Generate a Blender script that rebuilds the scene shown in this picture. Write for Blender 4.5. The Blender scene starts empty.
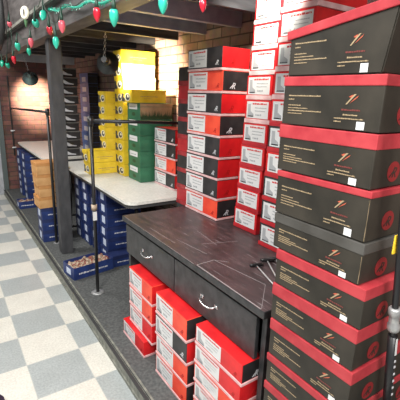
import bpy, bmesh, math, random
from mathutils import Vector, Matrix, noise
random.seed(7)
COL = bpy.context.scene.collection
PI = math.pi

# ------------------------------------------------------------------ materials
def principled(name, col, rough=.6, spec=.5, metal=0.0, coat=0.0, trans=0.0, alpha=1.0):
    m = bpy.data.materials.new(name); m.use_nodes = True
    b = m.node_tree.nodes['Principled BSDF']
    b.inputs['Base Color'].default_value = (*col, 1)
    b.inputs['Roughness'].default_value = rough
    b.inputs['Specular IOR Level'].default_value = spec
    b.inputs['Metallic'].default_value = metal
    b.inputs['Coat Weight'].default_value = coat
    b.inputs['Coat Roughness'].default_value = .2
    b.inputs['Transmission Weight'].default_value = trans
    b.inputs['Alpha'].default_value = alpha
    return m

def N(m, t, **kw):
    n = m.node_tree.nodes.new(t)
    for k, v in kw.items(): setattr(n, k, v)
    return n

def L(m, a, b): m.node_tree.links.new(a, b)

def mottled(name, c1, c2, scale=20, rough=.6, spec=.5, detail=4, bump=0.0, stretch=(1,1,1), lo=.35, hi=.65, coat=0.0, metal=0.0):
    """a base colour with wear: noise between two colours of the thing itself"""
    m = principled(name, c1, rough, spec, metal, coat)
    b = m.node_tree.nodes['Principled BSDF']
    tc = N(m, 'ShaderNodeTexCoord'); mp = N(m, 'ShaderNodeMapping')
    mp.inputs['Scale'].default_value = stretch
    nz = N(m, 'ShaderNodeTexNoise'); nz.inputs['Scale'].default_value = scale; nz.inputs['Detail'].default_value = detail
    cr = N(m, 'ShaderNodeValToRGB')
    cr.color_ramp.elements[0].position = lo; cr.color_ramp.elements[0].color = (*c1, 1)
    cr.color_ramp.elements[1].position = hi; cr.color_ramp.elements[1].color = (*c2, 1)
    L(m, tc.outputs['Object'], mp.inputs['Vector']); L(m, mp.outputs[0], nz.inputs['Vector'])
    L(m, nz.outputs['Fac'], cr.inputs[0]); L(m, cr.outputs[0], b.inputs['Base Color'])
    if bump:
        bp = N(m, 'ShaderNodeBump'); bp.inputs['Strength'].default_value = bump; bp.inputs['Distance'].default_value = .01
        L(m, nz.outputs['Fac'], bp.inputs['Height']); L(m, bp.outputs[0], b.inputs['Normal'])
    return m

def brick_mat(name, axis):
    m = principled(name, (.3,.12,.08), .85, .3)
    b = m.node_tree.nodes['Principled BSDF']
    tc = N(m, 'ShaderNodeTexCoord'); sp = N(m, 'ShaderNodeSeparateXYZ'); cb = N(m, 'ShaderNodeCombineXYZ')
    L(m, tc.outputs['Object'], sp.inputs[0])
    L(m, sp.outputs['X' if axis == 'x' else 'Y'], cb.inputs['X']); L(m, sp.outputs['Z'], cb.inputs['Y'])
    bt = N(m, 'ShaderNodeTexBrick')
    bt.inputs['Scale'].default_value = 1.0
    bt.inputs['Brick Width'].default_value = .205; bt.inputs['Row Height'].default_value = .070
    bt.inputs['Mortar Size'].default_value = .005; bt.inputs['Mortar Smooth'].default_value = .2
    bt.inputs['Bias'].default_value = 0
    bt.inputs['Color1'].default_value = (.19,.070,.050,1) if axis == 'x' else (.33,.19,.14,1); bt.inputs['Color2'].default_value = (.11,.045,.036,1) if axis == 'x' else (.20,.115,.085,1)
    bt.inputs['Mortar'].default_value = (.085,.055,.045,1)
    L(m, cb.outputs[0], bt.inputs['Vector'])
    nz = N(m, 'ShaderNodeTexNoise'); nz.inputs['Scale'].default_value = 14; nz.inputs['Detail'].default_value = 6
    L(m, tc.outputs['Object'], nz.inputs['Vector'])
    mx = N(m, 'ShaderNodeMix', data_type='RGBA', blend_type='OVERLAY'); mx.inputs['Factor'].default_value = .55
    L(m, bt.outputs['Color'], mx.inputs['A']); L(m, nz.outputs['Color'], mx.inputs['B'])
    hs = N(m, 'ShaderNodeHueSaturation'); hs.inputs['Saturation'].default_value = .85
    L(m, mx.outputs['Result'], hs.inputs['Color']); L(m, hs.outputs[0], b.inputs['Base Color'])
    bp = N(m, 'ShaderNodeBump'); bp.inputs['Strength'].default_value = .6; bp.inputs['Distance'].default_value = .006
    iv = N(m, 'ShaderNodeMath', operation='SUBTRACT'); iv.inputs[0].default_value = 1
    L(m, bt.outputs['Fac'], iv.inputs[1]); L(m, iv.outputs[0], bp.inputs['Height']); L(m, bp.outputs[0], b.inputs['Normal'])
    return m

def tile_mat():
    m = principled('floor_tile', (.5,.5,.5), .32, .5, coat=.25)
    b = m.node_tree.nodes['Principled BSDF']; b.inputs['Coat Roughness'].default_value = .28
    tc = N(m, 'ShaderNodeTexCoord'); sp = N(m, 'ShaderNodeSeparateXYZ'); L(m, tc.outputs['Object'], sp.inputs[0])
    def cell(out, off):
        a = N(m, 'ShaderNodeMath', operation='ADD'); a.inputs[1].default_value = off; L(m, out, a.inputs[0])
        d = N(m, 'ShaderNodeMath', operation='DIVIDE'); d.inputs[1].default_value = .305; L(m, a.outputs[0], d.inputs[0]); return d.outputs[0]
    cx, cy = cell(sp.outputs['X'], .135), cell(sp.outputs['Y'], 0)
    cb = N(m, 'ShaderNodeCombineXYZ'); cb.inputs['Z'].default_value = .5
    L(m, cx, cb.inputs['X']); L(m, cy, cb.inputs['Y'])
    ck = N(m, 'ShaderNodeTexChecker'); ck.inputs['Scale'].default_value = 1
    ck.inputs['Color1'].default_value = (1,1,1,1); ck.inputs['Color2'].default_value = (0,0,0,1)
    L(m, cb.outputs[0], ck.inputs['Vector'])
    nz = N(m, 'ShaderNodeTexNoise'); nz.inputs['Scale'].default_value = 90; nz.inputs['Detail'].default_value = 5
    nb = N(m, 'ShaderNodeTexNoise'); nb.inputs['Scale'].default_value = 7; nb.inputs['Detail'].default_value = 4
    L(m, tc.outputs['Object'], nz.inputs['Vector']); L(m, tc.outputs['Object'], nb.inputs['Vector'])
    def ramp(c1, c2):
        r = N(m, 'ShaderNodeValToRGB'); r.color_ramp.elements[0].position = .38; r.color_ramp.elements[1].position = .62
        r.color_ramp.elements[0].color = (*c1,1); r.color_ramp.elements[1].color = (*c2,1); L(m, nz.outputs['Fac'], r.inputs[0]); return r
    light, grey = ramp(LIGHT1, LIGHT2), ramp(GREY1, GREY2)
    mx = N(m, 'ShaderNodeMix', data_type='RGBA'); L(m, ck.outputs['Fac'], mx.inputs['Factor'])
    L(m, light.outputs[0], mx.inputs['A']); L(m, grey.outputs[0], mx.inputs['B'])
    # thin pale joints
    def edge(c):
        f = N(m, 'ShaderNodeMath', operation='FRACT'); L(m, c, f.inputs[0])
        s = N(m, 'ShaderNodeMath', operation='SUBTRACT'); s.inputs[1].default_value = .5; L(m, f.outputs[0], s.inputs[0])
        a = N(m, 'ShaderNodeMath', operation='ABSOLUTE'); L(m, s.outputs[0], a.inputs[0])
        g = N(m, 'ShaderNodeMath', operation='GREATER_THAN'); g.inputs[1].default_value = .488; L(m, a.outputs[0], g.inputs[0]); return g.outputs[0]
    mm = N(m, 'ShaderNodeMath', operation='MAXIMUM'); L(m, edge(cx), mm.inputs[0]); L(m, edge(cy), mm.inputs[1])
    ms = N(m, 'ShaderNodeMath', operation='MULTIPLY'); ms.inputs[1].default_value = .35; L(m, mm.outputs[0], ms.inputs[0])
    mj = N(m, 'ShaderNodeMix', data_type='RGBA'); L(m, ms.outputs[0], mj.inputs['Factor'])
    L(m, mx.outputs['Result'], mj.inputs['A']); mj.inputs['B'].default_value = (.62,.62,.56,1)
    dk = N(m, 'ShaderNodeMix', data_type='RGBA', blend_type='MULTIPLY'); dk.inputs['Factor'].default_value = .25
    L(m, mj.outputs['Result'], dk.inputs['A']); L(m, nb.outputs['Fac'], dk.inputs['B'])
    L(m, dk.outputs['Result'], b.inputs['Base Color'])
    return m
LIGHT1, LIGHT2 = (.68,.655,.58), (.80,.78,.70)
GREY1, GREY2 = (.36,.39,.385), (.46,.49,.48)

def counter_mat():
    m = principled('dark_laminate', (.05,.03,.03), .33, .5)
    b = m.node_tree.nodes['Principled BSDF']
    tc = N(m, 'ShaderNodeTexCoord')
    mp = N(m, 'ShaderNodeMapping'); mp.inputs['Scale'].default_value = (9, 2.2, 1); mp.inputs['Rotation'].default_value = (0,0,.5)
    L(m, tc.outputs['Object'], mp.inputs['Vector'])
    n1 = N(m, 'ShaderNodeTexNoise'); n1.inputs['Scale'].default_value = 3; n1.inputs['Detail'].default_value = 9; n1.inputs['Roughness'].default_value = .75
    L(m, mp.outputs[0], n1.inputs['Vector'])
    r1 = N(m, 'ShaderNodeValToRGB'); e = r1.color_ramp.elements
    e[0].position = .36; e[0].color = (.032,.024,.024,1); e[1].position = .72; e[1].color = (.15,.105,.105,1)
    x = e.new(.54); x.color = (.065,.04,.042,1)
    L(m, n1.outputs['Fac'], r1.inputs[0])
    # scratches
    m2 = N(m, 'ShaderNodeMapping'); m2.inputs['Scale'].default_value = (60, 4, 1); m2.inputs['Rotation'].default_value = (0,0,-.35)
    L(m, tc.outputs['Object'], m2.inputs['Vector'])
    n2 = N(m, 'ShaderNodeTexNoise'); n2.inputs['Scale'].default_value = 1.5; n2.inputs['Detail'].default_value = 3
    L(m, m2.outputs[0], n2.inputs['Vector'])
    r2 = N(m, 'ShaderNodeValToRGB'); e = r2.color_ramp.elements
    e[0].position = .66; e[0].color = (0,0,0,1); e[1].position = .74; e[1].color = (.8,.8,.8,1)
    L(m, n2.outputs['Fac'], r2.inputs[0])
    mx = N(m, 'ShaderNodeMix', data_type='RGBA'); L(m, r2.outputs[0], mx.inputs['Factor'])
    L(m, r1.outputs[0], mx.inputs['A']); mx.inputs['B'].default_value = (.30,.27,.27,1)
    L(m, mx.outputs['Result'], b.inputs['Base Color'])
    rr = N(m, 'ShaderNodeMapRange'); rr.inputs['To Min'].default_value = .25; rr.inputs['To Max'].default_value = .55
    L(m, n1.outputs['Fac'], rr.inputs['Value']); L(m, rr.outputs[0], b.inputs['Roughness'])
    return m

M = dict(
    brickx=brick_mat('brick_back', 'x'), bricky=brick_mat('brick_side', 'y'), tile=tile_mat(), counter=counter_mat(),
    carpet=mottled('grey_carpet', (.072,.075,.074), (.118,.121,.118), 60, .9, .15, 6, .4),
    riser=mottled('riser_trim', (.14,.145,.125), (.25,.25,.21), 30, .6, .4, 3),
    rubber=principled('rubber_nosing', (.035,.035,.035), .6),
    post=mottled('painted_timber', (.040,.040,.043), (.066,.066,.069), 9, .6, .4, 4, .05, (2,2,.8)),
    beam=mottled('grey_beam_paint', (.060,.055,.052), (.125,.112,.108), 9, .6, .4, 5, .1, (2,.5,4)),
    joist=mottled('dark_joist', (.024,.025,.028), (.06,.062,.068), 10, .6, .4, 5, .1, (.5,3,3)),
    rim=mottled('blue_grey_joist', (.26,.27,.31), (.38,.39,.43), 10, .6, .4, 4, .05),
    deck=principled('dark_deck', (.012,.011,.011), .8),
    ledger=mottled('grey_ledger', (.34,.35,.37), (.45,.46,.48), 8, .6, .4),
    doortrim=principled('door_trim', (.09,.11,.105), .5),
    table=mottled('white_table_plastic', (.63,.62,.56), (.74,.72,.66), 60, .45, .5, 3, .05),
    tableedge=principled('table_underside', (.05,.05,.05), .6),
    drawer=mottled('black_drawer', (.018,.019,.020), (.045,.045,.047), 22, .42, .5, 5, .08),
    zinc=mottled('zinc_collar', (.30,.30,.30), (.48,.48,.47), 40, .4, .5, metal=.5),
    blackmetal=principled('black_metal', (.012,.012,.013), .35, .5),
    chrome=principled('chrome', (.72,.72,.72), .25, .5, 1.0),
    dullsteel=mottled('dull_steel', (.50,.50,.49), (.74,.74,.73), 40, .35, .6, metal=.35),
    red=mottled('red_card', (.54,.010,.014), (.72,.018,.020), 9, .42, .5, 3),
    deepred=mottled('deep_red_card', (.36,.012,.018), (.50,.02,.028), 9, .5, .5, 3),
    orange_red=mottled('orange_red_card', (.72,.05,.025), (.84,.085,.04), 12, .45, .5, 3),
    lidred=mottled('worn_red_lid', (.33,.020,.030), (.45,.048,.056), 14, .55, .4, 5),
    pinkrim=mottled('pale_card_rim', (.62,.36,.36), (.80,.55,.54), 16, .5, .5, 3),
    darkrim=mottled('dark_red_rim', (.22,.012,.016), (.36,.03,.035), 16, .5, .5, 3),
    blackcard=mottled('black_card', (.016,.015,.016), (.035,.032,.033), 12, .45, .5, 3),
    bootcard=mottled('black_boot_card', (.020,.018,.014), (.044,.038,.029), 7, .48, .32, 5, .08),
    wornlid=mottled('worn_grey_lid', (.10,.098,.09), (.20,.195,.185), 9, .4, .5, 5),
    kraft=mottled('torn_kraft_edge', (.16,.12,.07), (.30,.22,.14), 30, .8, .2),
    paper=principled('white_label', (.66,.66,.65), .5), greyink=principled('grey_ink', (.36,.37,.38), .6),
    darkink=principled('dark_ink', (.05,.05,.055), .6), redink=principled('red_ink', (.55,.05,.05), .6),
    gold=principled('gold_print', (.36,.27,.16), .4), rust=principled('rust_print', (.50,.10,.05), .5),
    discred=principled('dark_red_print', (.22,.012,.014), .5), dimred=principled('dim_red_print', (.16,.035,.03), .5),
    whiteink=principled('white_ink', (.62,.62,.64), .5), markred=principled('mark_red', (.42,.01,.01), .5),
    blue=mottled('blue_card', (.012,.026,.11), (.022,.046,.18), 9, .45, .5, 3),
    litblue=mottled('lamp_lit_blue_card', (.05,.11,.30), (.09,.17,.42), 9, .45, .5, 3),  # lighter copy of the blue card, the lamp's glow put into its colour
    darklid=mottled('dark_grey_lid', (.050,.047,.041), (.10,.096,.088), 6, .42, .4, 5, .05),
    tanlid=mottled('tan_lid', (.46,.20,.06), (.58,.29,.10), 10, .6, .4, 4),
    navy=mottled('navy_card', (.010,.018,.075), (.02,.034,.12), 9, .5, .5, 3),
    paleblue=principled('pale_blue_label', (.56,.62,.76), .5),
    yellow=mottled('yellow_card', (.66,.46,.015), (.80,.58,.04), 9, .5, .5, 3),
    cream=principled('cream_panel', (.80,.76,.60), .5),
    green=mottled('green_card', (.02,.11,.055), (.035,.17,.085), 9, .5, .5, 3),
    brown=mottled('brown_card', (.30,.19,.10), (.40,.27,.15), 12, .7, .3, 4),
    grass=principled('grass_print', (.025,.06,.02), .6),
    tan=mottled('tan_card', (.52,.27,.10), (.66,.38,.16), 10, .6, .4, 4),
    tissue=mottled('tissue', (.20,.13,.085), (.56,.45,.34), 26, .8, .2, 5),
    tissue_red=principled('tissue_red', (.22,.07,.05), .7),
    bulbred=principled('red_bulb', (.60,.01,.03), .2, .6, coat=.6),
    bulbpink=principled('pink_bulb', (.75,.12,.16), .25, .6, coat=.5),
    bulbgreen=principled('green_bulb', (.01,.42,.25), .2, .6, coat=.6),
    bulbteal=principled('teal_bulb', (.03,.55,.38), .22, .6, coat=.5),
    wire=principled('green_wire', (.012,.05,.03), .5), shade=mottled('lamp_shade_metal', (.10,.16,.155), (.22,.32,.31), 8, .25, .5, metal=.7),
    shadeblack=principled('black_lamp_shade', (.015,.02,.02), .3),
    purple=mottled('dark_purple_suede', (.025,.012,.035), (.06,.03,.075), 60, .9, .2, 5, .3),
    yellowtag=principled('yellow_tag', (.85,.55,.03), .5), leaf=mottled('leaf_green', (.05,.14,.06), (.10,.22,.10), 20, .5),
    cleartape=principled('clear_film', (.62,.60,.60), .15, .6, alpha=.05),
    tapeedge=principled('film_edge', (.33,.30,.30), .5),
)

# ------------------------------------------------------------------ mesh helpers
class MB:
    def __init__(s): s.bm = bmesh.new(); s.mats = []
    def mi(s, m):
        if m not in s.mats: s.mats.append(m)
        return s.mats.index(m)
    def box(s, x0, x1, y0, y1, z0, z1, m, bevel=0, faces=None):
        """faces: dict of '-x','+x','-y','+y','-z','+z' -> material"""
        bm = bmesh.new()
        vs = [bm.verts.new((x, y, z)) for x in (x0, x1) for y in (y0, y1) for z in (z0, z1)]
        F = {'-x': (0,1,3,2), '+x': (4,6,7,5), '-y': (0,4,5,1), '+y': (2,3,7,6), '-z': (0,2,6,4), '+z': (1,5,7,3)}
        for k, ix in F.items():
            f = bm.faces.new([vs[i] for i in ix]); f.material_index = s.mi((faces or {}).get(k, m))
        if bevel: bmesh.ops.bevel(bm, geom=list(bm.edges), offset=bevel, segments=2, profile=.6, affect='EDGES', clamp_overlap=True)
        s.merge(bm); return s
    def merge(s, bm, T=None):
        if T is not None: bmesh.ops.transform(bm, matrix=T, verts=bm.verts)
        mp = {v: s.bm.verts.new(v.co) for v in bm.verts}
        for f in bm.faces:
            try: g = s.bm.faces.new([mp[v] for v in f.verts])
            except ValueError: continue
            g.material_index = f.material_index; g.smooth = f.smooth
        bm.free()
    def prism(s, pts, thick, m):
        """pts: list of 3d points of a planar polygon, extruded by vector thick"""
        i = s.mi(m); t = Vector(thick)
        a = [s.bm.verts.new(p) for p in pts]; b = [s.bm.verts.new(Vector(p) + t) for p in pts]
        n = len(pts)
        for f in ([a, b[::-1]] + [[a[k], b[k], b[(k+1) % n], a[(k+1) % n]][::-1] for k in range(n)]):
            try: s.bm.faces.new(f).material_index = i
            except ValueError: pass
        return s
    def tube(s, path, r, m, seg=10, cap=True, rs=None):
        i = s.mi(m); P = [Vector(p) for p in path]; rings = []
        up = None
        for k, p in enumerate(P):
            d = (P[min(k+1, len(P)-1)] - P[max(k-1, 0)]).normalized()
            if up is None: up = d.orthogonal().normalized()
            up = (up - d*up.dot(d)).normalized(); sd = d.cross(up)
            rr = rs[k] if rs else r
            rings.append([s.bm.verts.new(p + rr*(math.cos(2*PI*j/seg)*up + math.sin(2*PI*j/seg)*sd)) for j in range(seg)])
        for a, b in zip(rings, rings[1:]):
            for j in range(seg):
                f = s.bm.faces.new([a[j], a[(j+1) % seg], b[(j+1) % seg], b[j]]); f.material_index = i; f.smooth = True
        if cap:
            for r_ in (rings[0][::-1], rings[-1]): s.bm.faces.new(r_).material_index = i
        return s
    def build(s, name, parent=None):
        bmesh.ops.recalc_face_normals(s.bm, faces=s.bm.faces)
        me = bpy.data.meshes.new(name); s.bm.to_mesh(me); s.bm.free()
        for m in s.mats: me.materials.append(M[m])
        o = bpy.data.objects.new(name, me); COL.objects.link(o)
        if parent: o.parent = parent
        return o

def thing(name, label, cat, loc=(0,0,0), rz=0, group=None):
    o = bpy.data.objects.new(name, None); COL.objects.link(o); o.empty_display_size = .05
    o.location = loc; o.rotation_euler = (0,0,rz); return tag(o, label, cat, group)
def tag(o, label, cat, group=None, kind=None):
    o['label'] = label; o['category'] = cat
    if group: o['group'] = group
    if kind: o['kind'] = kind
    return o
def struct(name, mb):
    o = mb.build(name); o['kind'] = 'structure'; return o
def copy_tree(o, parent=None):
    c = o.copy(); COL.objects.link(c); c.parent = parent
    for ch in o.children: copy_tree(ch, c)
    return c

# decals on a box of size dx,dy,h: the face towards -X (u from far +Y to near -Y) or towards -Y (u from -X to +X)
class Face:
    def __init__(s, mb, which, dx, dy, off=.0006, x0=None):
        s.mb, s.w, s.dx, s.dy, s.off = mb, which, dx, dy, off
    def P(s, u, v, t):
        if s.w == '-x': return Vector((-s.dx/2 - t, s.dy/2 - u, v))
        return Vector((-s.dx/2 + u, -s.dy/2 - t, v))
    def poly(s, pts, m, t=.0006, base=0):
        n = Vector((-1,0,0)) if s.w == '-x' else Vector((0,-1,0))
        s.mb.prism([s.P(u, v, s.off + base) for u, v in pts], n*t, m)
    def rect(s, u0, u1, v0, v1, m, t=.0006, base=0): s.poly([(u0,v0),(u1,v0),(u1,v1),(u0,v1)], m, t, base)
    def stroke(s, a, b, w, m, base=0):
        d = (Vector(b) - Vector(a)).normalized()*w/2; n = Vector((-d.y, d.x))
        a, b = Vector(a), Vector(b)
        s.poly([a-n, b-n, b+n, a+n], m, .0006, base)
    def words(s, u0, u1, v, h, m, seed=0, base=0):
        """a line of small unreadable print: short marks of varied length"""
        r = random.Random(seed); u = u0
        while u < u1 - h*.4:
            w = h*r.choice((.5,.8,1.1,1.5,2.0)); e = min(u+w, u1)
            s.rect(u, e, v, v+h*r.choice((.75,1,.9)), m, base=base); u = e + h*.35
    def disc(s, cu, cv, ru, rv, m, base=0, n=20):
        s.poly([(cu+ru*math.cos(2*PI*k/n), cv+rv*math.sin(2*PI*k/n)) for k in range(n)], m, .0006, base)

def emblem(f, cu, cv, sz, m, base=0):
    """letter R crossed by a long slash"""
    w = sz*.13
    f.stroke((cu-.15*sz, cv-.5*sz), (cu+.05*sz, cv+.35*sz), w, m, base)
    f.stroke((cu+.05*sz, cv+.35*sz), (cu+.42*sz, cv+.28*sz), w, m, base)
    f.stroke((cu+.42*sz, cv+.28*sz), (cu+.30*sz, cv-.02*sz), w, m, base)
    f.stroke((cu+.30*sz, cv-.02*sz), (cu-.05*sz, cv-.08*sz), w, m, base)
    f.stroke((cu+.08*sz, cv-.05*sz), (cu+.35*sz, cv-.5*sz), w, m, base)
    f.stroke((cu-.6*sz, cv-.45*sz), (cu-.1*sz, cv+.02*sz), w*.8, m, base)

def boot_label(mb, which, dx, dy, u0, u1, v0, v1, off, seed=0):
    f = Face(mb, which, dx, dy, off); W = u1-u0; Hh = v1-v0
    f.rect(u0, u1, v0, v1, 'paper')
    B = .0008
    U = lambda a: u0 + a*W
    V = lambda a: v0 + a*Hh
    f.poly([(U(.07),V(.85)),(U(.07),V(.1)),(U(.34),V(.1)),(U(.34),V(.26)),(U(.2),V(.42)),(U(.19),V(.85))], 'greyink', base=B)
    f.rect(U(.07), U(.34), V(.08), V(.15), 'darkink', base=B)
    f.words(U(.28), U(.95), V(.82), Hh*.10, 'redink', seed, B)
    f.words(U(.40), U(.92), V(.60), Hh*.06, 'greyink', seed+1, B)
    f.words(U(.40), U(.88), V(.42), Hh*.06, 'greyink', seed+2, B)
    f.words(U(.44), U(.70), V(.16), Hh*.12, 'greyink', seed+3, B)

def carton(dx, dy, h, name, main, lid=None, lidh=.03, faces=None, lidfaces=None, taper=0.0, rimh=0, rim=None):
    """a lidded box standing on z=0: open tray with real walls plus a cover that laps over it"""
    t = .002; g = .0022
    root = bpy.data.objects.new(name, None); COL.objects.link(root); root.empty_display_size = .05
    if rim:   # full-depth cover over a pale base whose lip shows below
        b = MB(); b.box(-dx/2, dx/2, -dy/2, dy/2, 0, rimh, rim, .0025); b.build('base', root)
        i = .0025
        c = MB(); c.box(-dx/2+i, dx/2-i, -dy/2+i, dy/2-i, rimh+.0003, h, main, .0025, faces); c.build('cover', root)
        return root
    z1 = h - .004 if lid else h
    b = MB(); i = g if lid else 0
    b.box(-dx/2+i, dx/2-i, -dy/2+i, dy/2-i, 0, z1, main, .003, faces); b.build('body', root)
    if lid:
        c = MB(); c.box(-dx/2, dx/2, -dy/2, dy/2, h-lidh, h, lid, .0025, lidfaces); c.build('lid', root)
    return root

CACHE = {}
def proto(key, fn):
    """the first use returns the object itself, later uses copies of it and of its parts"""
    if key not in CACHE: CACHE[key] = fn(); return CACHE[key]
    return copy_tree(CACHE[key])

ORD = ['lowest', 'second', 'third', 'fourth', 'fifth', 'sixth', 'seventh', 'eighth', 'ninth', 'tenth', 'eleventh', 'twelfth', 'thirteenth', 'fourteenth', 'fifteenth']
def nth(i, n): return 'lowest' if i == 0 else ('topmost' if i == n-1 else ORD[i] + ' from the bottom')
def put(o, x0, x1, y0, y1, z, label, group, cat='shoebox', rz=0):
    o.location = ((x0+x1)/2, (y0+y1)/2, z); o.rotation_euler = (0,0,rz); return tag(o, label, cat, group)

# ------------------------------------------------------------------ setting
H = .08; TZ = .82; WX = 1.03; BY = 4.56
struct('floor', MB().box(-5, 3, -4, 8, -.05, 0, 'tile'))
struct('trim_1', MB().box(0, .02, -2.6, BY, .0002, H-.006, 'riser').box(-.006, .0, -2.6, BY, .0002, .022, 'riser'))
struct('trim_2', MB().box(-.004, .014, -2.6, BY, H-.0055, H+.002, 'rubber', .0015).box(.020, .034, -2.6, BY, H+.0003, H+.003, 'riser', .001))
mb = MB().box(.0205, 1.3, -2.6, BY, .0002, H, 'carpet')
struct('trim_3', mb)
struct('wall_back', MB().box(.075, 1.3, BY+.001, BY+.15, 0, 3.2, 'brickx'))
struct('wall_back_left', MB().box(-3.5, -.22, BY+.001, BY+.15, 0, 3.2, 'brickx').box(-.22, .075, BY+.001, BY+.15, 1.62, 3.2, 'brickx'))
d = MB().box(-.22, -.16, BY-.03, BY+.12, .0002, 1.62, 'doortrim').box(.012, .072, BY-.03, BY+.12, H+.0035, 1.62, 'doortrim').box(-.159, .011, BY+.05, BY+.1, .0002, 1.56, 'ledger').box(-.159, .011, BY-.03, BY+.12, 1.561, 1.62, 'doortrim')
struct('door_1', d)
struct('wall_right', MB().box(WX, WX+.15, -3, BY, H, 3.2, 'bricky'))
# loft: beam, joists, deck
BX0, BX1, BZ = .075, .195, 1.975
struct('trim_4', MB().box(BX0, BX1, -1.9, BY-.002, BZ, BZ+.17, 'beam', .004))
struct('trim_5', MB().box(BX0-.03, BX1-.02, -1.9, BY-.002, BZ+.171, BZ+.60, 'beam', .004).box(BX0-.055, BX0-.031, -1.9, BY-.002, BZ+.175, BZ+.205, 'riser', .003))
k = 6
for i in range(10):
    y = -.12 + .41*i
    m = 'rim' if i in (1, 2) else 'joist'
    struct('trim_%d' % k, MB().box(BX1+.001, WX-.001, y, y+.045, 2.0, 2.15, m, .002)); k += 1
struct('ceiling', MB().box(BX1+.001, WX-.001, -.3, BY-.002, 2.151, 2.19, 'deck'))
struct('trim_%d' % k, MB().box(.24, WX-.002, BY-.10, BY-.001, 1.87 + .13, 1.9995+.0, 'ledger')) if 0 else None
struct('trim_%d' % (k+1), MB().box(.24, WX-.002, BY-.50, BY-.47, 1.935, 2.15, 'ledger', .002))

# timber post under the beam
p = thing('timber_post', 'thick dark grey square timber post standing under the overhead beam', 'post', (.17, 1.70, H+.001))
MB().box(-.053, .053, -.053, .053, 0, BZ-H-.002, 'post', .004).build('shaft', p)

# ------------------------------------------------------------------ tables
def folding_table(x0, x1, y0, y1, label):
    cx, cy = (x0+x1)/2, (y0+y1)/2
    r = thing('folding_table', label, 'table', (cx, cy, H), 0, 'white plastic tables along the wall')
    w, l, z = (x1-x0)/2, (y1-y0)/2, TZ-H
    def slab(z0, z1, inset, m):
        rr = .07; pts = []
        for sx, sy, a0 in ((1,1,0),(-1,1,PI/2),(-1,-1,PI),(1,-1,1.5*PI)):
            for j in range(7):
                a = a0 + j*PI/12
                pts.append((sx*(w-rr-inset)+rr*math.cos(a), sy*(l-rr-inset)+rr*math.sin(a), z0))
        q = MB(); q.prism(pts, (0,0,z1-z0), m); return q
    slab(z-.022, z-.001, 0, 'table').build('tabletop', r)
    slab(z-.050, z-.0225, .012, 'tableedge').build('apron', r)
    for sy in (-1, 1):
        for sx in (-1, 1):
            MB().tube([(sx*(w-.10), sy*(l-.08), z-.052), (sx*(w-.07), sy*(l-.08), .012)], .012, 'blackmetal').build('leg', r)
        MB().tube([(-(w-.075), sy*(l-.08), .012), ((w-.075), sy*(l-.08), .012)], .011, 'blackmetal').build('crossbar', r)
    return r
folding_table(.225, .96, 2.70, 4.42, 'white plastic table near the brick back wall, beyond the post')
folding_table(.330, 1.01, .575, 2.44, 'white plastic table between the post and the black drawer counter')

# ------------------------------------------------------------------ counter with two drawers
CY0, CY1 = -.955, .345
c = thing('drawer_counter', 'black counter with two drawers and a scratched dark top', 'counter', (.60, (CY0+CY1)/2, H))
oy = (CY0+CY1)/2
def L_(x): return x-.60
ct = MB(); ct.box(L_(.19), L_(1.02), CY0-oy, CY1-oy, TZ-.032-H, TZ-.001-H, 'counter', .003,
        faces={'-x': 'drawer', '-y': 'drawer', '+y': 'drawer'}); ct.build('countertop', c)
MB().box(L_(.225), L_(1.01), -.94-oy, -.915-oy, .001, TZ-.033-H, 'drawer', .002).build('side_panel', c)
MB().box(L_(.225), L_(1.01), .305-oy, .33-oy, .001, TZ-.033-H, 'drawer', .002).build('side_panel', c)
MB().box(L_(.245), L_(1.01), -.914-oy, .304-oy, .585-H, .60-H, 'blackcard').build('shelf', c)
MB().box(L_(.995), L_(1.01), -.914-oy, .304-oy, .001, .584-H, 'blackcard').build('back_panel', c)
for y0, y1 in ((-.905, -.292), (-.284, .318)):
    dr = MB().box(L_(.205), L_(.2235), y0-oy, y1-oy, .583-H, .768-H, 'drawer', .003).build('drawer', c)
    ym = (y0+y1)/2 - oy; hz = .682-H
    hd = MB()
    pts = [(L_(.205), ym-.055, hz), (L_(.186), ym-.050, hz-.004), (L_(.180), ym-.03, hz-.010), (L_(.178), ym, hz-.013), (L_(.180), ym+.03, hz-.010), (L_(.186), ym+.050, hz-.004), (L_(.205), ym+.055, hz)]
    hd.tube(pts, .0042, 'chrome', 8)
    for s in (-1, 1): hd.box(L_(.2015), L_(.2049), ym+s*.055-.011, ym+s*.055+.011, hz-.008, hz+.008, 'chrome', .002)
    hd.build('handle', dr)

# pale scuffs worn into the top
sc_ = MB()
def scuff(p, q, w=.0016):
    p, q = Vector((p[0]-.60, p[1]-oy)), Vector((q[0]-.60, q[1]-oy)); d_ = (q-p).normalized(); nn = Vector((-d_.y, d_.x))*w/2
    sc_.prism([(v.x, v.y, TZ-.0011-H) for v in (p-nn, q-nn, q+nn, p+nn)], (0,0,.0005), 'tapeedge')
for p, q, w in (((.200,-.50),(.300,-.495),.0025),((.300,-.495),(.345,-.55),.002),((.300,-.50),(.340,-.80),.0022),((.200,-.50),(.196,-.93),.004),((.200,-.93),(.340,-.80),.0015),
                ((.36,-.30),(.55,-.36),.0015),((.28,-.18),(.31,-.42),.0015),((.24,.05),(.245,-.22),.0015),((.45,-.12),(.42,-.35),.0012),((.195,.32),(.194,-.48),.0018)): scuff(p, q, w)
sc_.build('scuff_marks', c)

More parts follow.
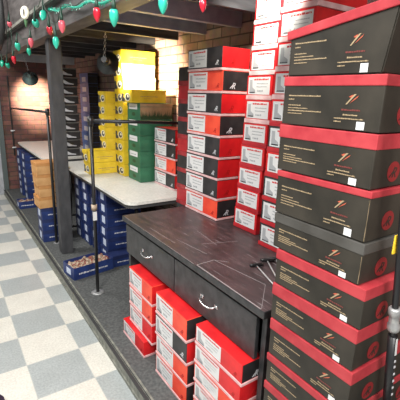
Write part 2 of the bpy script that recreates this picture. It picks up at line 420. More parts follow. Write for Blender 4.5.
# boot hooks on the counter
HK = [((.420,-.655), (.345,-.875)), ((.500,-.640), (.375,-.860)), ((.548,-.650), (.405,-.845))]
for ((ax, ay), (bx, by)), lb in zip(HK, ('leftmost thin steel hook with black cross handle lying on the counter', 'middle thin steel hook with black cross handle lying on the counter', 'rightmost thin steel hook with black cross handle, beside the tall black boxes')):
    h = thing('boot_hook', lb, 'boot hook', (ax, ay, TZ), math.atan2(by-ay, bx-ax), 'steel hooks on the counter')
    ln = math.hypot(bx-ax, by-ay)
    MB().tube([(0,0,.008), (ln*.5,0,.006), (ln*.93,0,.0045), (ln,.008,.0045), (ln,.020,.0045)], .0032, 'dullsteel', 8).build('rod', h)
    MB().tube([(0,-.032,.0095), (0,-.02,.0105), (0,.02,.0105), (0,.032,.0095)], .009, 'blackmetal', 10, rs=[.006,.009,.009,.006]).build('handle', h)

# ------------------------------------------------------------------ red shoe boxes with a label on the long side
def red_box(dx, dy, h, side, end, small=False):
    def fn():
        r = carton(dx, dy, h, 'shoebox', 'red', faces={'-x': side, '-y': end, '+z': 'red', '+x':'red'}, rimh=.013, rim='pinkrim')
        o = -.0025+.0004
        boot = MB(); boot_label(boot, '-x', dx, dy, .010, .010+dy*.55, .020, h-.007, o, 3); boot.build('label', r)
        e1 = MB(); f = Face(e1, '-x', dx, dy, o); mk = 'whiteink' if side == 'blackcard' else 'markred'
        emblem(f, dy*.87, h*.34, h*.24, mk)
        e1.build('emblem', r)
        e2 = MB(); f = Face(e2, '-y', dx, dy, o); mk = 'whiteink' if end == 'blackcard' else 'markred'
        emblem(f, dx*.38, h*.36, h*.30, mk)
        e2.build('emblem', r)
        return r
    return proto(('red', dx, dy, h, side, end), fn)
CN = {'red': 'red', 'blackcard': 'black', 'orange_red': 'orange-red'}
def red_stack(x, y0, y1, z0, dx, hs, styles, where, group, jit=.004, only=None):
    z = z0 + .001; n = len(styles)
    for i, (sd, en) in enumerate(styles):
        o = red_box(dx, round(y1-y0-.006, 3), hs, sd, en)
        jx, jy = random.uniform(-jit, jit), random.uniform(-jit, jit)
        put(o, x+jx, x+dx+jx, y0+.003+jy, y1-.003+jy, z, f'{CN[sd]} shoebox, {CN[en]} end, {nth(i, n)} in the {where}', group, rz=random.uniform(-.012, .012))
        z += hs + .0008
R_, K_, O_ = 'red', 'blackcard', 'orange_red'
# tall stack on the counter, bottom to top
red_stack(.645, -.037, .33, TZ, .205, .1252, [(O_,K_),(K_,R_),(K_,R_),(K_,R_),(O_,K_),(K_,R_),(O_,K_),(K_,R_)],
          'tall counter stack', 'red shoeboxes in the tall counter stack')
# stack on the white table
red_stack(.80, .74, 1.10, TZ, .17, .119, [(K_,R_),(O_,K_),(K_,R_),(K_,R_)], 'short white-table stack', 'red shoeboxes on the white table', .003)
# floor stacks under the drawers
red_stack(.150, -.146, .17, H+.107, .20, .121, [(R_,R_),(O_,R_),(O_,R_)], 'far stack below the drawers', 'shoeboxes in the far stack under the counter', .003)
o = red_box(.20, .30, .103, 'red', 'red'); put(o, .125, .325, -.09, .21, H+.001, 'bright red low shoebox on the carpet, foot of the far floor stack', 'shoeboxes in the far stack under the counter')
red_stack(.135, -.535, -.215, H, .20, .1215, [(O_,K_),(O_,K_),(K_,R_),(O_,K_)], 'middle stack below the drawers', 'shoeboxes in the middle stack under the counter', .003)
red_stack(.148, -.905, -.572, H, .20, .0985, [(O_,K_),(R_,K_),(O_,K_),(R_,R_),(R_,K_)], 'near stack below the drawers', 'shoeboxes in the near stack under the counter', .003)

# ------------------------------------------------------------------ dim stack in the gap behind the tall stack
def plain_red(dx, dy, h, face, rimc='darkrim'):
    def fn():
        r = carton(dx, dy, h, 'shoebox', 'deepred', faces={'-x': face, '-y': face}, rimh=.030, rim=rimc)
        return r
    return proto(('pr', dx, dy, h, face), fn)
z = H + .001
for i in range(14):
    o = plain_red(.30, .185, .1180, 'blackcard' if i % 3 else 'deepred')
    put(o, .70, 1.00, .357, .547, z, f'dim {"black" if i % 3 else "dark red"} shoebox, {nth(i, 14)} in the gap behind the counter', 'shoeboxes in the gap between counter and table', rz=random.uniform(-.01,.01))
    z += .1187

# ------------------------------------------------------------------ narrow end-on boxes with big white labels
def end_box(dx, dy, h, body, rim, lbl=.84):
    def fn():
        r = carton(dx, dy, h, 'shoebox', body, faces={'-x': body, '-y': 'red', '+z': 'red'}, rimh=.022, rim=rim)
        b = MB(); boot_label(b, '-x', dx, dy, dy*.075, dy*(.075+lbl), .026, h-.009, -.0025+.0004, 11); b.build('label', r)
        return r
    return proto(('eb', dx, dy, h, body, rim, lbl), fn)
z = TZ + .001
for i in range(10):
    o = end_box(.30, .195, .1205, 'red', 'deepred' if i < 5 else 'pinkrim')
    ly = -.0085*i + random.uniform(-.004,.004)
    put(o, .69, .99, -.340+ly, -.145+ly, z, f'labelled red shoebox end, {nth(i, 10)} in the stack by the wall', 'labelled shoebox ends beside the tall red stack', rz=random.uniform(-.015,.015))
    z += .1214
z = TZ + .001
for i in range(10):
    bd = 'blackcard' if i in (0,1,2,4) else 'red'
    o = end_box(.32, .205, .1215, bd, 'deepred' if i < 6 else 'pinkrim')
    ly = -.004*i + random.uniform(-.003,.003)
    put(o, .615, .935, -.650+ly, -.445+ly, z, f'{CN[bd]} labelled shoebox end, {nth(i, 10)} in the stack behind the boot boxes', 'labelled shoebox ends behind the black boot boxes', rz=random.uniform(-.012,.012))
    z += .1224

# ------------------------------------------------------------------ big black boot boxes with red lids (right)
def boot_print(root, dx, dy, h, lidh, tilt=0):
    b = MB(); f = Face(b, '-x', dx, dy, -.0022+.0005); W = dy; bh = h-lidh
    s = .0032
    f.words(W*.075, W*.43, bh*.74, s*1.15, 'gold', 5)
    f.words(W*.075, W*.14, bh*.65, s, 'gold', 6)
    f.words(W*.075, W*.22, bh*.50, s, 'gold', 7)
    f.words(W*.075, W*.30, bh*.43, s*.8, 'gold', 8)
    f.words(W*.075, W*.45, bh*.36, s, 'gold', 9)
    f.words(W*.075, W*.24, bh*.29, s*.8, 'gold', 10)
    b.build('text_print', root); b = MB(); f = Face(b, '-x', dx, dy, -.0022+.0005)
    cu, cv = W*.735, bh*.70
    f.poly([(cu-.018,cv-.013),(cu+.004,cv+.012),(cu+.011,cv+.013),(cu-.014,cv-.013)], 'gold')
    f.poly([(cu-.006,cv-.010),(cu+.014,cv+.004),(cu+.018,cv+.010),(cu+.006,cv+.001)], 'rust')
    f.poly([(cu-.010,cv+.006),(cu-.002,cv+.010),(cu+.004,cv+.011),(cu-.004,cv+.004)], 'rust')
    f.words(cu-.028, cu+.026, bh*.44, s*1.3, 'dimred', 12)
    f.words(cu-.022, cu+.022, bh*.33, s*1.2, 'gold', 13)
    f.words(cu-.048, cu+.040, bh*.245, s, 'gold', 14)
    f.words(cu-.048, cu-.026, bh*.17, s, 'gold', 15)
    b.build('brand_mark', root)
    st = MB(); f = Face(st, '-x', dx, dy, -.0022+.0012); f.rect(W*.80, W*.87, bh*.03, bh*.21, 'paper')
    st.build('price_sticker', root)
    e = MB(); f = Face(e, '-y', dx, dy, -.0022+.0005); cu = dx*.44; cv = bh*.40
    f.disc(cu, cv, .028, .027, 'discred'); emblem(f, cu, cv, .030, 'bootcard', .0008)
    e.build('emblem', root)
def boot_box(dx, dy, h, lidh, lid, far=None):
    def fn():
        r = carton(dx, dy, h, 'boot_box', 'bootcard', lid, lidh)
        boot_print(r, dx, dy, h, lidh)
        # torn brown board showing along the near corner
        if lidh < .02 or lid == 'darklid':
            k_ = MB(); f = Face(k_, '-x', dx, dy, -.0022+.0004); f.poly([(dy-.006,.004),(dy-.0034,.004),(dy-.0034,h-lidh-.004),(dy-.0045,h-lidh-.004),(dy-.0045,h*.4)], 'kraft'); k_.build('worn_edge', r)
        return r
    return proto(('bb', dx, dy, h, lidh, lid), fn)
RX = .172
# (z0, z1, lidh, lid, y shift)
rows = [(.082,.200,.03,'lidred',-.012),(.203,.322,.03,'lidred',-.016),(.325,.445,.03,'lidred',-.020),
        (.448,.575,.030,'lidred',-.022),(.578,.692,.026,'lidred',-.024),(.695,.832,.040,'lidred',-.026),(.834,.965,.042,'lidred',-.022),
        (.967,1.088,.034,'lidred',-.026),(1.090,1.206,.030,'darklid',-.004),(1.208,1.344,.018,'lidred',.0),(1.346,1.484,.038,'lidred',.006),(1.486,1.622,.026,'lidred',.004)]
n = len(rows) + 1
for i, (a, b_, lh, lid, sh) in enumerate(rows):
    o = boot_box(.215, .325, round(b_-a-.001, 3), lh, lid)
    look = 'grey worn top' if lid == 'darklid' else 'red lid'
    put(o, RX, RX+.215, -1.303+sh, -.978+sh, a, f'black boot box, {look}, {nth(i, n)} in the front right stack', 'black boot boxes in the front right stack', cat='boot box', rz=random.uniform(-.008,.008))
# topmost box: its near end bulges up and the lid rides askew
r = bpy.data.objects.new('boot_box', None); COL.objects.link(r)
dx, dy = .215, .30; h0, h1 = .108, .150
b = MB(); bm = bmesh.new()
vs = []
for x in (-dx/2+.002, dx/2-.002):
    for (y, zt) in ((dy/2-.002, h0), (-dy/2+.002, h1)):
        vs += [bm.verts.new((x, y, 0)), bm.verts.new((x, y if y > 0 else y-.022, zt))]
for ix in ((0,1,3,2),(4,6,7,5),(0,4,5,1),(2,3,7,6),(0,2,6,4),(1,5,7,3)): bm.faces.new([vs[i] for i in ix]).material_index = 0
b.mi('bootcard'); bmesh.ops.bevel(bm, geom=list(bm.edges), offset=.003, segments=2, affect='EDGES'); b.merge(bm); b.build('body', r)
boot_print(r, dx, dy, .135, .02)
lid = MB().box(-dx/2-.003, dx/2+.003, -.168, .166, 0, .024, 'lidred', .0025).build('lid', r)
lid.location = (0, -.008, .1195); lid.rotation_euler = (-math.atan2(.042, .31), 0, 0)
put(r, RX, RX+dx, -1.283, -.983, 1.6225, 'black boot box, topmost in the front right stack, its red lid tilted up', 'black boot boxes in the front right stack', 'boot box')
# second stack behind it
for i, (a, b_, lh, lid, sh) in enumerate(rows):
    o = boot_box(.215, .325, round(b_-a-.001, 3), lh, lid)
    put(o, RX+.232, RX+.447, -1.293+sh, -.968+sh, a, f'black boot box at the right edge, {nth(i, len(rows))} in the second stack', 'black boot boxes in the stack at the right edge', 'boot box', rz=random.uniform(-.01,.01))

# ------------------------------------------------------------------ yellow boxes on the white table
def yellow_box(dx, dy, h, side='yellow'):
    def fn():
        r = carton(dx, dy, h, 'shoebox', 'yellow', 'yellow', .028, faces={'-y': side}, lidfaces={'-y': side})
        b = MB(); f = Face(b, '-x', dx, dy, -.0022+.0004)
        f.disc(dy*.60, h*.40, dy*.26, h*.30, 'cream'); f.disc(dy*.62, h*.40, dy*.19, h*.23, 'darkink', .0008); f.disc(dy*.68, h*.46, dy*.09, h*.10, 'cream', .0016)
        f.poly([(dy*.04,.006),(dy*.34,.006),(dy*.36,h*.26),(dy*.20,h*.40),(dy*.24,h*.62),(dy*.10,h*.70),(dy*.04,h*.66)], 'darkink')
        b.build('emblem', r)
        b = MB(); f = Face(b, '-y', dx, dy, -.0022+.0004); f.words(dx*.25, dx*.75, h*.45, .006, 'brown', 4); f.words(dx*.35, dx*.6, h*.30, .004, 'brown', 5); b.build('print', r)
        return r
    return proto(('y', dx, dy, h, side), fn)
for i in range(2):
    put(yellow_box(.32, .185, .108), .40+.012*(1-i), .72+.012*(1-i), 1.635, 1.82, TZ+.001+.109*i, f'yellow shoebox lying lengthwise, {"lower" if i == 0 else "upper"} of two on the table', 'yellow shoeboxes on the white table')
for i in range(5):
    jx = random.uniform(-.006,.006)
    put(yellow_box(.30, .185, .106), .580+jx, .88+jx, 1.640, 1.825, TZ+.2195+.107*i, f'yellow shoebox, {nth(i, 5)} in the shorter left yellow column', 'yellow shoeboxes on the white table', rz=random.uniform(-.02,.02))
for i in range(10):
    jx = random.uniform(-.006,.006)
    put(yellow_box(.32, .195, .109, 'cream' if i in (6,7,8) else 'yellow'), .66+jx, .98+jx, 1.425, 1.62, TZ+.001+.110*i, f'yellow shoebox{", pale glare-lit side" if i in (6,7,8) else ""}, {nth(i, 10)} in the tall yellow stack', 'yellow shoeboxes on the white table', rz=random.uniform(-.012,.012))  # cream fronts: pale carton with the lamp's glare put into its colour
# green boxes
def green_box(dx, dy, h, grass):
    def fn():
        r = carton(dx, dy, h, 'shoebox', 'green', 'green', .030, faces={'-y': 'brown' if grass else 'green'}, lidfaces={'-y': 'brown' if grass else 'green'})
        b = MB(); f = Face(b, '-x', dx, dy, .0004); f.rect(dy*.16, dy*.80, h*.60, h*.94, 'paper'); f.words(dy*.22, dy*.7, h*.72, .009, 'greyink', 3, .0008); b.build('label', r)
        e = MB(); f = Face(e, '-x', dx, dy, -.0018); f.disc(dy*.5, h*.30, dy*.13, h*.12, 'grass'); e.build('emblem', r)
        if grass:
            g = MB(); f = Face(g, '-y', dx, dy, .0004); rr = random.Random(2)
            f.rect(.004, dx-.004, .004, .022, 'grass')
            for q in range(46):
                u = .008 + (dx-.02)*q/45; f.poly([(u-.004,.02),(u+.004,.02),(u+rr.uniform(-.008,.008), .035+rr.random()*.045)], 'grass')
            g.build('grass_print', r)
        return r
    return proto(('g', dx, dy, h, grass), fn)
for i in range(5):
    put(green_box(.31, .33, .1325, i == 4), .68, .99, 1.112-.0, 1.112+.30, TZ+.001, '', '') if 0 else None
    put(green_box(.31, .255, .1325, i == 4), .682, .992, 1.125, 1.38, TZ+.001+.1335*i, f'green shoebox, {nth(i, 5)} in the green stack' + (', brown grass-printed side' if i == 4 else ''), 'green shoeboxes on the white table', rz=random.uniform(-.008,.008))
put(yellow_box(.32, .21, .105), .615, .935, 1.135, 1.345, TZ+.001+.1335*5+.001, 'yellow shoebox lying alone on top of the green stack', 'yellow shoeboxes on the white table')

# ------------------------------------------------------------------ blue boxes
def blue_box(dx, dy, h, lidded=True, tall=False, lab='paleblue', front='blue'):
    def fn():
        if front == 'blackcard':
            r = carton(dx, dy, h, 'shoebox', 'litblue', 'litblue', .034, faces={'-y': front}, lidfaces={'-y': front})
            b = MB(); f = Face(b, '-x', dx, dy, .0004); f.rect(dy*.30, dy*.75, h*.16, h*.62, 'paper'); b.build('label', r)
            return r
        r = carton(dx, dy, h, 'shoebox', 'blue', 'navy' if lidded else None, .034, faces={'-y': front}, lidfaces={'-x': 'navy'})
        b = MB(); f = Face(b, '-x', dx, dy, .0004)
        f.rect(dy*.34, dy*.74, h*.20, h*.80, lab) ; b.build('label', r)
        e = MB(); f = Face(e, '-y', dx, dy, -.0018); f.words(dx*.22, dx*.80, h*.36, .011, 'whiteink', 9); e.build('print', r)
        return r
    return proto(('bl', dx, dy, h, lidded, lab, front), fn)
TP = 'blue shoeboxes under the white table'
def blue_stack(x, y0, y1, z0, dx, n, h, where, group, lab='paleblue', jit=.006, front='blue'):
    for i in range(n):
        jx, jy = random.uniform(-jit,jit), random.uniform(-jit*.4,jit*.4)
        put(blue_box(dx, round(y1-y0,3), h, True, lab=lab, front=front), x+jx, x+dx+jx, y0+jy, y1+jy, z0+.001+(h+.001)*i, f'blue shoebox, {nth(i, n)} in the {where}', group, rz=random.uniform(-.02,.02))
blue_stack(.425, 1.275, 1.465, H, .33, 6, .108, 'nearest stack under the white table', TP)
blue_stack(.415, 1.50, 1.69, H, .33, 6, .108, 'second-nearest stack under the white table', TP)
blue_stack(.405, 1.73, 1.92, H, .33, 6, .108, 'third-nearest stack under the white table', TP)
blue_stack(.400, 1.955, 2.145, H, .33, 6, .108, 'stack just right of the post', TP)
blue_stack(.195, 3.72, 3.96, H, .30, 6, .110, 'near blue stack under the far table', 'blue shoeboxes under the far table')
blue_stack(.185, 4.06, 4.30, H, .30, 6, .110, 'rear blue stack under the far table', 'blue shoeboxes under the far table')
blue_stack(.87, 3.00, 3.34, TZ, .125, 8, .120, 'blue column standing on the far table', 'blue shoeboxes standing on the far table', front='blackcard', jit=.003)
# three blue under four tan boxes beside the post
blue_stack(.035, 2.03, 2.25, H, .28, 3, .118, 'pile under the tan boxes', 'shoeboxes piled beside the post', jit=.004)
def tan_box(dx, dy, h):
    def fn():
        r = carton(dx, dy, h, 'shoebox', 'tan', 'tanlid', .032)
        e = MB(); f = Face(e, '-y', dx, dy, -.0018); f.words(dx*.50, dx*.85, h*.28, .013, 'darkink', 2); e.build('print', r)
        return r
    return proto(('tan', dx, dy, h), fn)
for i in range(4):
    j = random.uniform(-.008,.008)
    put(tan_box(.29, .22, .112), .022+j, .312+j, 2.03, 2.25, H+.001+.119*3+.001+.113*i, f'tan shoebox, {nth(i, 4)} of the four tan ones by the post', 'shoeboxes piled beside the post', rz=random.uniform(-.03,.03))

# open trays with tissue
def open_box(name, dx, dy, h, loc, rz, label, seed, cat='shoebox'):
    r = thing(name, label, cat, loc, rz)
    t = .003; b = MB()
    b.box(-dx/2, dx/2, -dy/2, dy/2, 0, t, 'blue')
    for a in ((-dx/2,-dx/2+t,-dy/2,dy/2),(dx/2-t,dx/2,-dy/2,dy/2),(-dx/2+t,dx/2-t,-dy/2,-dy/2+t),(-dx/2+t,dx/2-t,dy/2-t,dy/2)): b.box(*a, t, h, 'blue', .001)
    b.build('body', r)
    q = MB(); f = Face(q, '-y', dx, dy, .0002); f.words(dx*.12, dx*.85, h*.38, .014, 'whiteink', seed); q.build('print', r)
    q = MB(); f = Face(q, '-x', dx, dy, .0002); f.rect(dy*.30, dy*.70, h*.25, h*.75, 'paleblue'); q.build('label', r)
    # crumpled tissue inside
    bm = bmesh.new(); nx, ny = 26, 18; g = []
    for i in range(nx+1):
        for j in range(ny+1):
            x = (-.5+i/nx)*(dx-.012); y = (-.5+j/ny)*(dy-.012)
            z = h*.74 + .030*noise.noise(Vector((x*28+seed, y*28, 3))) + .018*noise.noise(Vector((x*70, y*70, seed)))
            g.append(bm.verts.new((x, y, z)))
    for i in range(nx):
        for j in range(ny):
            f_ = bm.faces.new([g[i*(ny+1)+j], g[(i+1)*(ny+1)+j], g[(i+1)*(ny+1)+j+1], g[i*(ny+1)+j+1]])
            f_.material_index = 1 if noise.noise(Vector((i*.45+seed, j*.45, 0))) > .12 else 0
    m = MB(); m.mi('tissue'); m.mi('tissue_red'); m.merge(bm)
    tt = m.build('crumpled_tissue', None)
    tt.location = loc; tt.rotation_euler = (0,0,rz)
    tag(tt, 'crumpled brown and cream tissue filling the open blue box ' + ('in front of the post' if seed == 1 else 'under the far table edge'), 'tissue paper')
    return r
open_box('shoebox', .36, .20, .105, (.222, 1.19, H+.001), .16, 'open lidless blue shoebox on the carpet in front of the post', 1)
open_box('shoebox', .20, .18, .095, (.125, 3.45, H+.001), .0, 'small open blue shoebox on the carpet by the far table', 2)
put(blue_box(.21, .12, .105), .412, .622, 1.135, 1.255, H+.001, 'blue shoebox lying in front of the nearest blue stack on the carpet', TP)

# black boxes with pale shoe pictures, on the near end of the far table
def dark_box(dx, dy, h, bend):
    def fn():
        r = carton(dx, dy, h, 'shoebox', 'blackcard', 'wornlid', .012)
        b = MB(); f = Face(b, '-y', dx, dy, -.0018)
        f.poly([(dx*.22,h*.62),(dx*.34,h*.72),(dx*.60,h*.34),(dx*.80,h*.26),(dx*.80,h*.14),(dx*.42,h*.18)], 'whiteink'); f.rect(dx*.2,dx*.3,h*.15,h*.3,'brown')
        b.build('shoe_picture', r); return r
    return proto(('dk', dx, dy, h), fn)
for i in range(10):
    j = random.uniform(-.012,.012)
    o = put(dark_box(.25, .20, .093, 0), .430+j, .680+j, 2.79, 2.99, TZ+.001+.1005*i, f'black shoebox with pale shoe picture, {nth(i, 10)} in the column by the post', 'black shoeboxes on the far table', rz=random.uniform(-.07,.07))

# ------------------------------------------------------------------ poles and rails
def pole(x, y, label, railz, rail_to, fl=.048):
    r = thing('display_pole', label, 'pole', (x, y, H+.0005))
    top = railz-H+.032
    MB().tube([(0,0,.008), (0,0,top)], .0125, 'blackmetal', 14).build('shaft', r)
    MB().tube([(0,0,0), (0,0,.004), (0,0,.006)], .05, 'zinc', 24, rs=[fl,fl,.026]).build('floor_flange', r)
    MB().tube([(0,0,railz-H-.03), (0,0,railz-H+.03)], .020, 'blackmetal', 14).build('tee_joint', r)
    rl = MB().tube([(0,0,railz-H), (rail_to[0]-x, rail_to[1]-y, rail_to[2]-H)], .0125, 'blackmetal', 12).build('rail', r)
    return r
p1 = pole(.160, .79, 'black metal pole standing on the carpet in front of the white table', 1.372, (WX-.001, .79, 1.345))
MB().tube([(0,0,.66), (0,0,.70)], .021, 'tissue', 14).build('clamp', p1)
MB().box(-.0165, .012, -.0165, -.0135, .585, .65, 'paper').build('white_sticker', p1)
p2 = pole(.143, 1.965, 'black metal pole beside the grey timber post', 1.372, (.21, BY-.001, 1.30), .030)
# hooks and a slim upright on the back wall
u = thing('wall_rail', 'slim upright rail with pale brackets on the back brick wall', 'rail', (.195, BY-.012, .60))
MB().box(-.008, .008, -.006, .010, 0, 1.15, 'blackmetal').build('upright', u)
for z in (.12, .37): MB().box(-.025, .022, -.012, -.0065, z-.008, z+.012, 'paper', .002).tube([(0,-.012,z), (.03,-.04,z+.01)], .004, 'paper', 8).build('bracket', u)

# black pole with steel collar at the right edge
s = thing('collared_pole', 'black pole with a silver collar beside the front right boot boxes', 'pole', (.40, -1.365, H))
# leaning slightly
def sp(z): return Vector((.233+(1.193-z)*.165-.40, .0, z-H))
MB().tube([sp(.0801), sp(1.9)], .0085, 'blackmetal', 14).build('shaft', s)
MB().tube([sp(.955), sp(.962), sp(.975), sp(.98), sp(1.005), sp(1.01), sp(1.025), sp(1.03)], .0135, 'zinc', 18, rs=[.0135,.0165,.0165,.0135,.0135,.0165,.0165,.013]).build('collar', s)
MB().tube([sp(.60), sp(.94)], .0125, 'blackmetal', 14).build('sleeve', s)
a, b_ = sp(.90), sp(.955)
q = MB()
q.prism([sp(.88)+Vector((-.006,-.0130,0)), sp(.88)+Vector((.003,-.0130,0)), sp(.935)+Vector((.003,-.0130,0)), sp(.935)+Vector((-.006,-.0130,0))], (0,-.0006,0), 'paper'); q.build('white_sticker', s)
q = MB()
for k2, zz in enumerate((.855,.835,.81,.785,.76,.735)):
    q.prism([sp(zz)+Vector((-.005,-.0130,0)), sp(zz)+Vector((.0035,-.0130,0)), sp(zz+.007)+Vector((.003,-.0130,0)), sp(zz+.009)+Vector((-.005,-.0130,0))], (0,-.0006,0), 'whiteink')
q.build('lettering', s)
tg = tag(MB().box(-.012, .012, -.002, .002, -.05, .0, 'yellowtag', .001).build('yellow_tag'), 'bright yellow tag at the right edge beside the boot boxes', 'tag')
tg.location = (.230, -1.354, 1.238)

# ------------------------------------------------------------------ lamps hanging from the loft
def clamp_lamp(pos, target, label, shade, topz, hookx, hooky, R_=.085, depth=.11):
    r = thing('hanging_lamp', label, 'lamp', pos)
    d = (Vector(target)-Vector(pos)).normalized(); rot = d.to_track_quat('Z', 'Y')
    prof = [(-depth*.55,.018),(-depth*.5,.026),(-depth*.15,.030),(0,.034),(depth*.15,.052),(depth*.42,R_*.86),(depth*.62,R_)]
    m = MB(); m.tube([rot @ Vector((0,0,z)) for z, _ in prof], 1, shade, 28, rs=[q for _, q in prof], cap=False)
    m.tube([rot @ Vector((0,0,z-.0005)) for z, _ in prof[::-1]], 1, 'paper', 28, rs=[q-.0015 for _, q in prof[::-1]], cap=False); m.build('shade', r)
    m = MB(); m.tube([rot @ Vector((0,0,z)) for z in (-depth*.9,-depth*.56)], .020, 'blackmetal', 16); m.build('socket', r)
    bl = MB(); prof = [(.0,.012),(.02,.02),(.04,.028),(.055,.024),(.062,.008)]
    bl.tube([rot @ Vector((0,0,z)) for z, _ in prof], 1, 'paper', 16, rs=[q for _, q in prof]); bl.build('bulb', r)
    st = rot @ Vector((0,0,-depth*.75)); tp = Vector((hookx-pos[0], hooky-pos[1], topz-pos[2]))
    c = MB(); nn = 9
    for k2 in range(nn):
        a = st.lerp(tp, k2/nn); b2 = st.lerp(tp, (k2+.8)/nn); off = Vector((.006,0,0)) if k2 % 2 else Vector((0,.006,0))
        c.tube([a-off, a.lerp(b2,.5)-off*1.4, b2-off], .0022, 'dullsteel', 6); c.tube([a+off, a.lerp(b2,.5)+off*1.4, b2+off], .0022, 'dullsteel', 6)
    c.build('chain', r)
    return d
def spot(pos, target, power, size, color, blend=.8, r=.04):
    l = bpy.data.lights.new('spot', 'SPOT'); l.energy = power; l.spot_size = size; l.spot_blend = blend; l.color = color; l.shadow_soft_size = r
    o = bpy.data.objects.new('spot', l); COL.objects.link(o); o.location = pos
    o.rotation_euler = (Vector(target)-Vector(pos)).to_track_quat('-Z', 'Y').to_euler(); return o
A1 = Vector((.36, 3.80, 1.745)); T1 = Vector((.55, BY, 1.42))
d1 = clamp_lamp(A1, T1, 'small steel hanging lamp aimed at the back brick wall', 'shade', 1.998, .30, 3.78, .10, .13)
spot(A1+d1*.09, T1, 480, math.radians(58), (1,.84,.62), 1.0)
A2 = Vector((.395, 1.085, 1.785)); T2 = Vector((1.03, 1.36, 1.70))
d2 = clamp_lamp(A2, (.98, 2.0, 1.66), 'black round hanging lamp in front of the yellow shoeboxes', 'shadeblack', 1.999, .42, 1.15, .085, .09)
spot(A2+d2*.08, T2, 250, math.radians(88), (1,.88,.64), 1.0)
A3 = Vector((.30, -.62, 2.22)); T3 = Vector((.68, -.38, 2.02))
d3 = clamp_lamp(A3, T3, 'hanging lamp above the counter, aimed at the upper label boxes', 'shadeblack', 2.40, .28, -.64, .085, .09)
spot(A3+d3*.07, T3, 85, math.radians(80), (1,.93,.82))

# ------------------------------------------------------------------ string lights along the beam
CP = dict(f=382.2, yaw=.5956, pitch=.2655, roll=.0319, c=Vector((-.6917,-1.8243,1.5586)))
def cam_axes():
    cy, sy = math.cos(CP['yaw']), math.sin(CP['yaw']); cp, s_ = math.cos(CP['pitch']), math.sin(CP['pitch'])
    w = Vector((sy*cp, cy*cp, -s_)); r = Vector((cy, -sy, 0)); u = r.cross(w)
    cr, sr = math.cos(CP['roll']), math.sin(CP['roll'])
    return cr*r + sr*u, -sr*r + cr*u, w
# string bulbs: (x offset from the beam face, y along the beam, z of the bulb centre, colour, length, tilt)
BULBS = [(y, z, mt, ln, tl) for y, z, mt, ln, tl in (
    (-.518,1.863,'bulbteal',.070,.05),(-.771,1.822,'bulbred',.045,-.1),(-.059,1.882,'bulbteal',.085,.25),(.160,1.925,'bulbred',.075,.1),
    (.968,1.868,'bulbteal',.085,.05),(1.106,1.956,'bulbred',.085,.8),(.799,1.946,'bulbpink',.085,.1),(1.279,2.074,'bulbteal',.10,-.7),(1.518,2.050,'bulbteal',.105,1.1),
    (1.763,1.937,'bulbpink',.085,.1),(1.874,1.875,'bulbgreen',.070,.1),(2.371,1.954,'bulbteal',.10,.6),(2.66,1.853,'bulbred',.090,.3),
    (3.086,1.814,'bulbgreen',.095,.8),(3.529,1.855,'bulbgreen',.090,-.3),(2.707,2.187,'bulbpink',.09,.8))]
names = {'bulbteal':'teal green','bulbgreen':'dark green','bulbred':'red','bulbpink':'pinkish red'}
sl = thing('string_lights', 'strand of large red and green holiday bulbs draped along the overhead beam', 'string lights', (BX0-.06, 0, 2.0))
def local(p): return Vector(p) - Vector((BX0-.06, 0, 2.0))
srt = sorted(BULBS); path = []; SX = .01
for i, (y, z, mt, ln, tl) in enumerate(srt):
    top = Vector((SX, y, z+ln*.5+.055)); path.append(top + Vector((0,0,.02)))
    if i+1 < len(srt):
        y2, z2 = srt[i+1][0], srt[i+1][1]+srt[i+1][3]*.5+.055
        path.append(Vector((SX, (y+y2)/2, (top.z+z2)/2 - .012)))
MB().tube([local(q) for q in path], .0028, 'wire', 6).build('cable', sl)
for (y, z, mt, ln, tl) in srt:
    c0 = Vector((SX, y, z)); ln = ln*.88; a = Vector((math.sin(tl)*.4, math.sin(tl), -math.cos(tl))).normalized()
    prof = [(-.5,.16),(-.42,.24),(-.28,.27),(-.05,.28),(.15,.235),(.33,.15),(.45,.07),(.5,.015)]
    b = MB().tube([local(c0 + a*(t*ln)) for t, _ in prof], 1, mt, 14, rs=[q*ln for _, q in prof]).build('bulb', sl)
    MB().tube([local(c0 - a*(.5*ln)), local(c0 - a*(.5*ln+.018)), local(Vector((c0.x, y, z+ln*.5+.075)))], .006, 'wire', 8, rs=[.011,.010,.0025]).build('bulb_socket', b)
# teal tinsel rope along the top of the beam
tn = MB(); rr = random.Random(4)
pts = [Vector((.043, -.15+.06*i, 1.960+.105*(.06*i)+.010*math.sin(i*.9))) for i in range(24)]
tn.tube(pts, .008, 'bulbteal', 6)
for p_ in pts:
    for q in range(14):
        a = rr.uniform(0, 2*PI); b2 = rr.uniform(-.03,.03); e_ = p_ + Vector((math.cos(a)*.016, b2, math.sin(a)*.016))
        tn.prism([p_+Vector((0,b2,0)), e_, e_+Vector((0,.003,.002))], (.0006,0,.0003), 'bulbteal')
tag(tn.build('tinsel_garland'), 'teal green tinsel rope draped along the face of the overhead beam', 'garland')
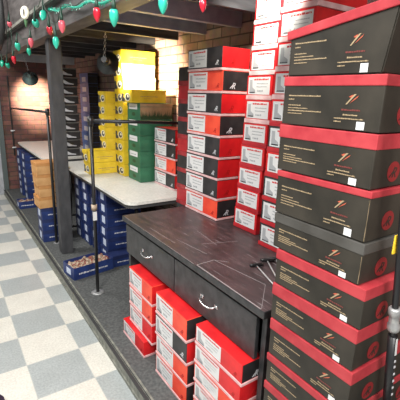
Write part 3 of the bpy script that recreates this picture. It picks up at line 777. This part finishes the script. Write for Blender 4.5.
# ornament at the upper left
o = thing('hanging_ornament', 'round cream ornament with green leaf hanging at the upper left', 'ornament', (.0, 1.83, 2.172))
MB().tube([(0,.0,0),(-.012,-.006,0),(-.016,-.008,0)], .05, 'cream', 24, rs=[.050,.050,.040]).build('disc', o)
q = MB()
for zc in (-.012,.012): q.tube([Vector((-.0175,-.0085,zc)) + .010*Vector((-.3*math.cos(a)*0, math.cos(a), math.sin(a))) for a in [k2*PI/6 for k2 in range(13)]], .0032, 'darkink', 6)
q.build('figure', o)
q = MB(); q.prism([(.004,.06,.05),(.004,.10,.02),(.004,.12,-.05),(.004,.07,-.10),(.004,.03,-.06),(.004,.02,.0)], (.01,0,0), 'leaf'); q.build('leaf', o)
cb = tag(MB().tube([(-.02,3.1,2.9),(-.03,2.98,2.6),(-.03,2.92,2.4),(-.02,2.98,2.2),(-.02,3.2,2.08),(-.01,3.5,2.02)], .028, 'rubber', 12).build('black_cable'), 'thick black cable curving down at the upper left corner', 'cable')

# shoe tip in the lower left corner
sh = thing('shoe', 'dark purple shoe tip on the tile floor in the lower left corner', 'shoe', (-.625, -.04, 0), .10)
def loft(prof, m, z0):
    b = MB(); i = b.mi(m); rings = []
    for (y, w, hh) in prof:
        rings.append([b.bm.verts.new((w*math.cos(2*PI*j/20), y, z0 + hh*.5 + hh*.5*math.sin(2*PI*j/20)*(1 if math.sin(2*PI*j/20) > 0 else 1))) for j in range(20)])
    for p, q in zip(rings, rings[1:]):
        for j in range(20):
            f = b.bm.faces.new([p[j], p[(j+1)%20], q[(j+1)%20], q[j]]); f.material_index = i; f.smooth = True
    for q in (rings[0], rings[-1]): b.bm.faces.new(q).material_index = i
    return b
loft([(-.155,.015,.05),(-.14,.033,.085),(-.09,.038,.10),(-.02,.038,.095),(.04,.042,.075),(.09,.045,.058),(.125,.036,.046),(.142,.015,.026)], 'purple', .012).build('upper', sh)
loft([(-.16,.02,.022),(-.13,.038,.022),(-.05,.036,.022),(.06,.046,.022),(.11,.045,.022),(.14,.028,.02),(.149,.010,.014)], 'rubber', .0005).build('sole', sh)
l = MB()
for q in range(4): l.tube([(-.022, .02+.018*q, .092-.007*q), (0, .022+.018*q, .097-.009*q), (.022, .02+.018*q, .092-.007*q)], .003, 'blackmetal', 6)
l.build('laces', sh)

# ------------------------------------------------------------------ light from the shop's ceiling over the aisle
def area(pos, target, power, sx, sy, col=(1,1,1)):
    l = bpy.data.lights.new('area', 'AREA'); l.shape = 'RECTANGLE'; l.size = sx; l.size_y = sy; l.energy = power; l.color = col
    o = bpy.data.objects.new('area', l); COL.objects.link(o); o.location = pos
    o.rotation_euler = (Vector(target)-Vector(pos)).to_track_quat('-Z', 'Y').to_euler(); return o
area((-1.3, -1.2, 3.0), (-.6, -.6, 0), 100, .6, 1.4, (1,.98,.95))
area((-1.3, 2.2, 3.0), (-.8, 2.2, 0), 70, .6, 1.4, (1,.98,.95))
area((-.8, -3.2, 2.9), (.2, -.4, .8), 95, 1.4, .6, (1,.98,.95))
w = bpy.data.worlds.new('world'); bpy.context.scene.world = w; w.use_nodes = True
w.node_tree.nodes['Background'].inputs[0].default_value = (.92,.96,1,1); w.node_tree.nodes['Background'].inputs[1].default_value = .40

# ------------------------------------------------------------------ camera
r_, u_, w_ = cam_axes()
cam = bpy.data.cameras.new('camera'); cam.sensor_width = 36; cam.lens = CP['f']/400*36; cam.clip_start = .02
co = bpy.data.objects.new('camera', cam); COL.objects.link(co)
mt = Matrix((( r_.x, u_.x, -w_.x, CP['c'].x), (r_.y, u_.y, -w_.y, CP['c'].y), (r_.z, u_.z, -w_.z, CP['c'].z), (0,0,0,1)))
co.matrix_world = mt
sc = bpy.context.scene; sc.camera = co
sc.view_settings.view_transform = 'Standard'; sc.view_settings.look = 'None'; sc.view_settings.gamma = 1; sc.view_settings.exposure = 0
try: sc.view_settings.use_curve_mapping = False
except Exception: pass
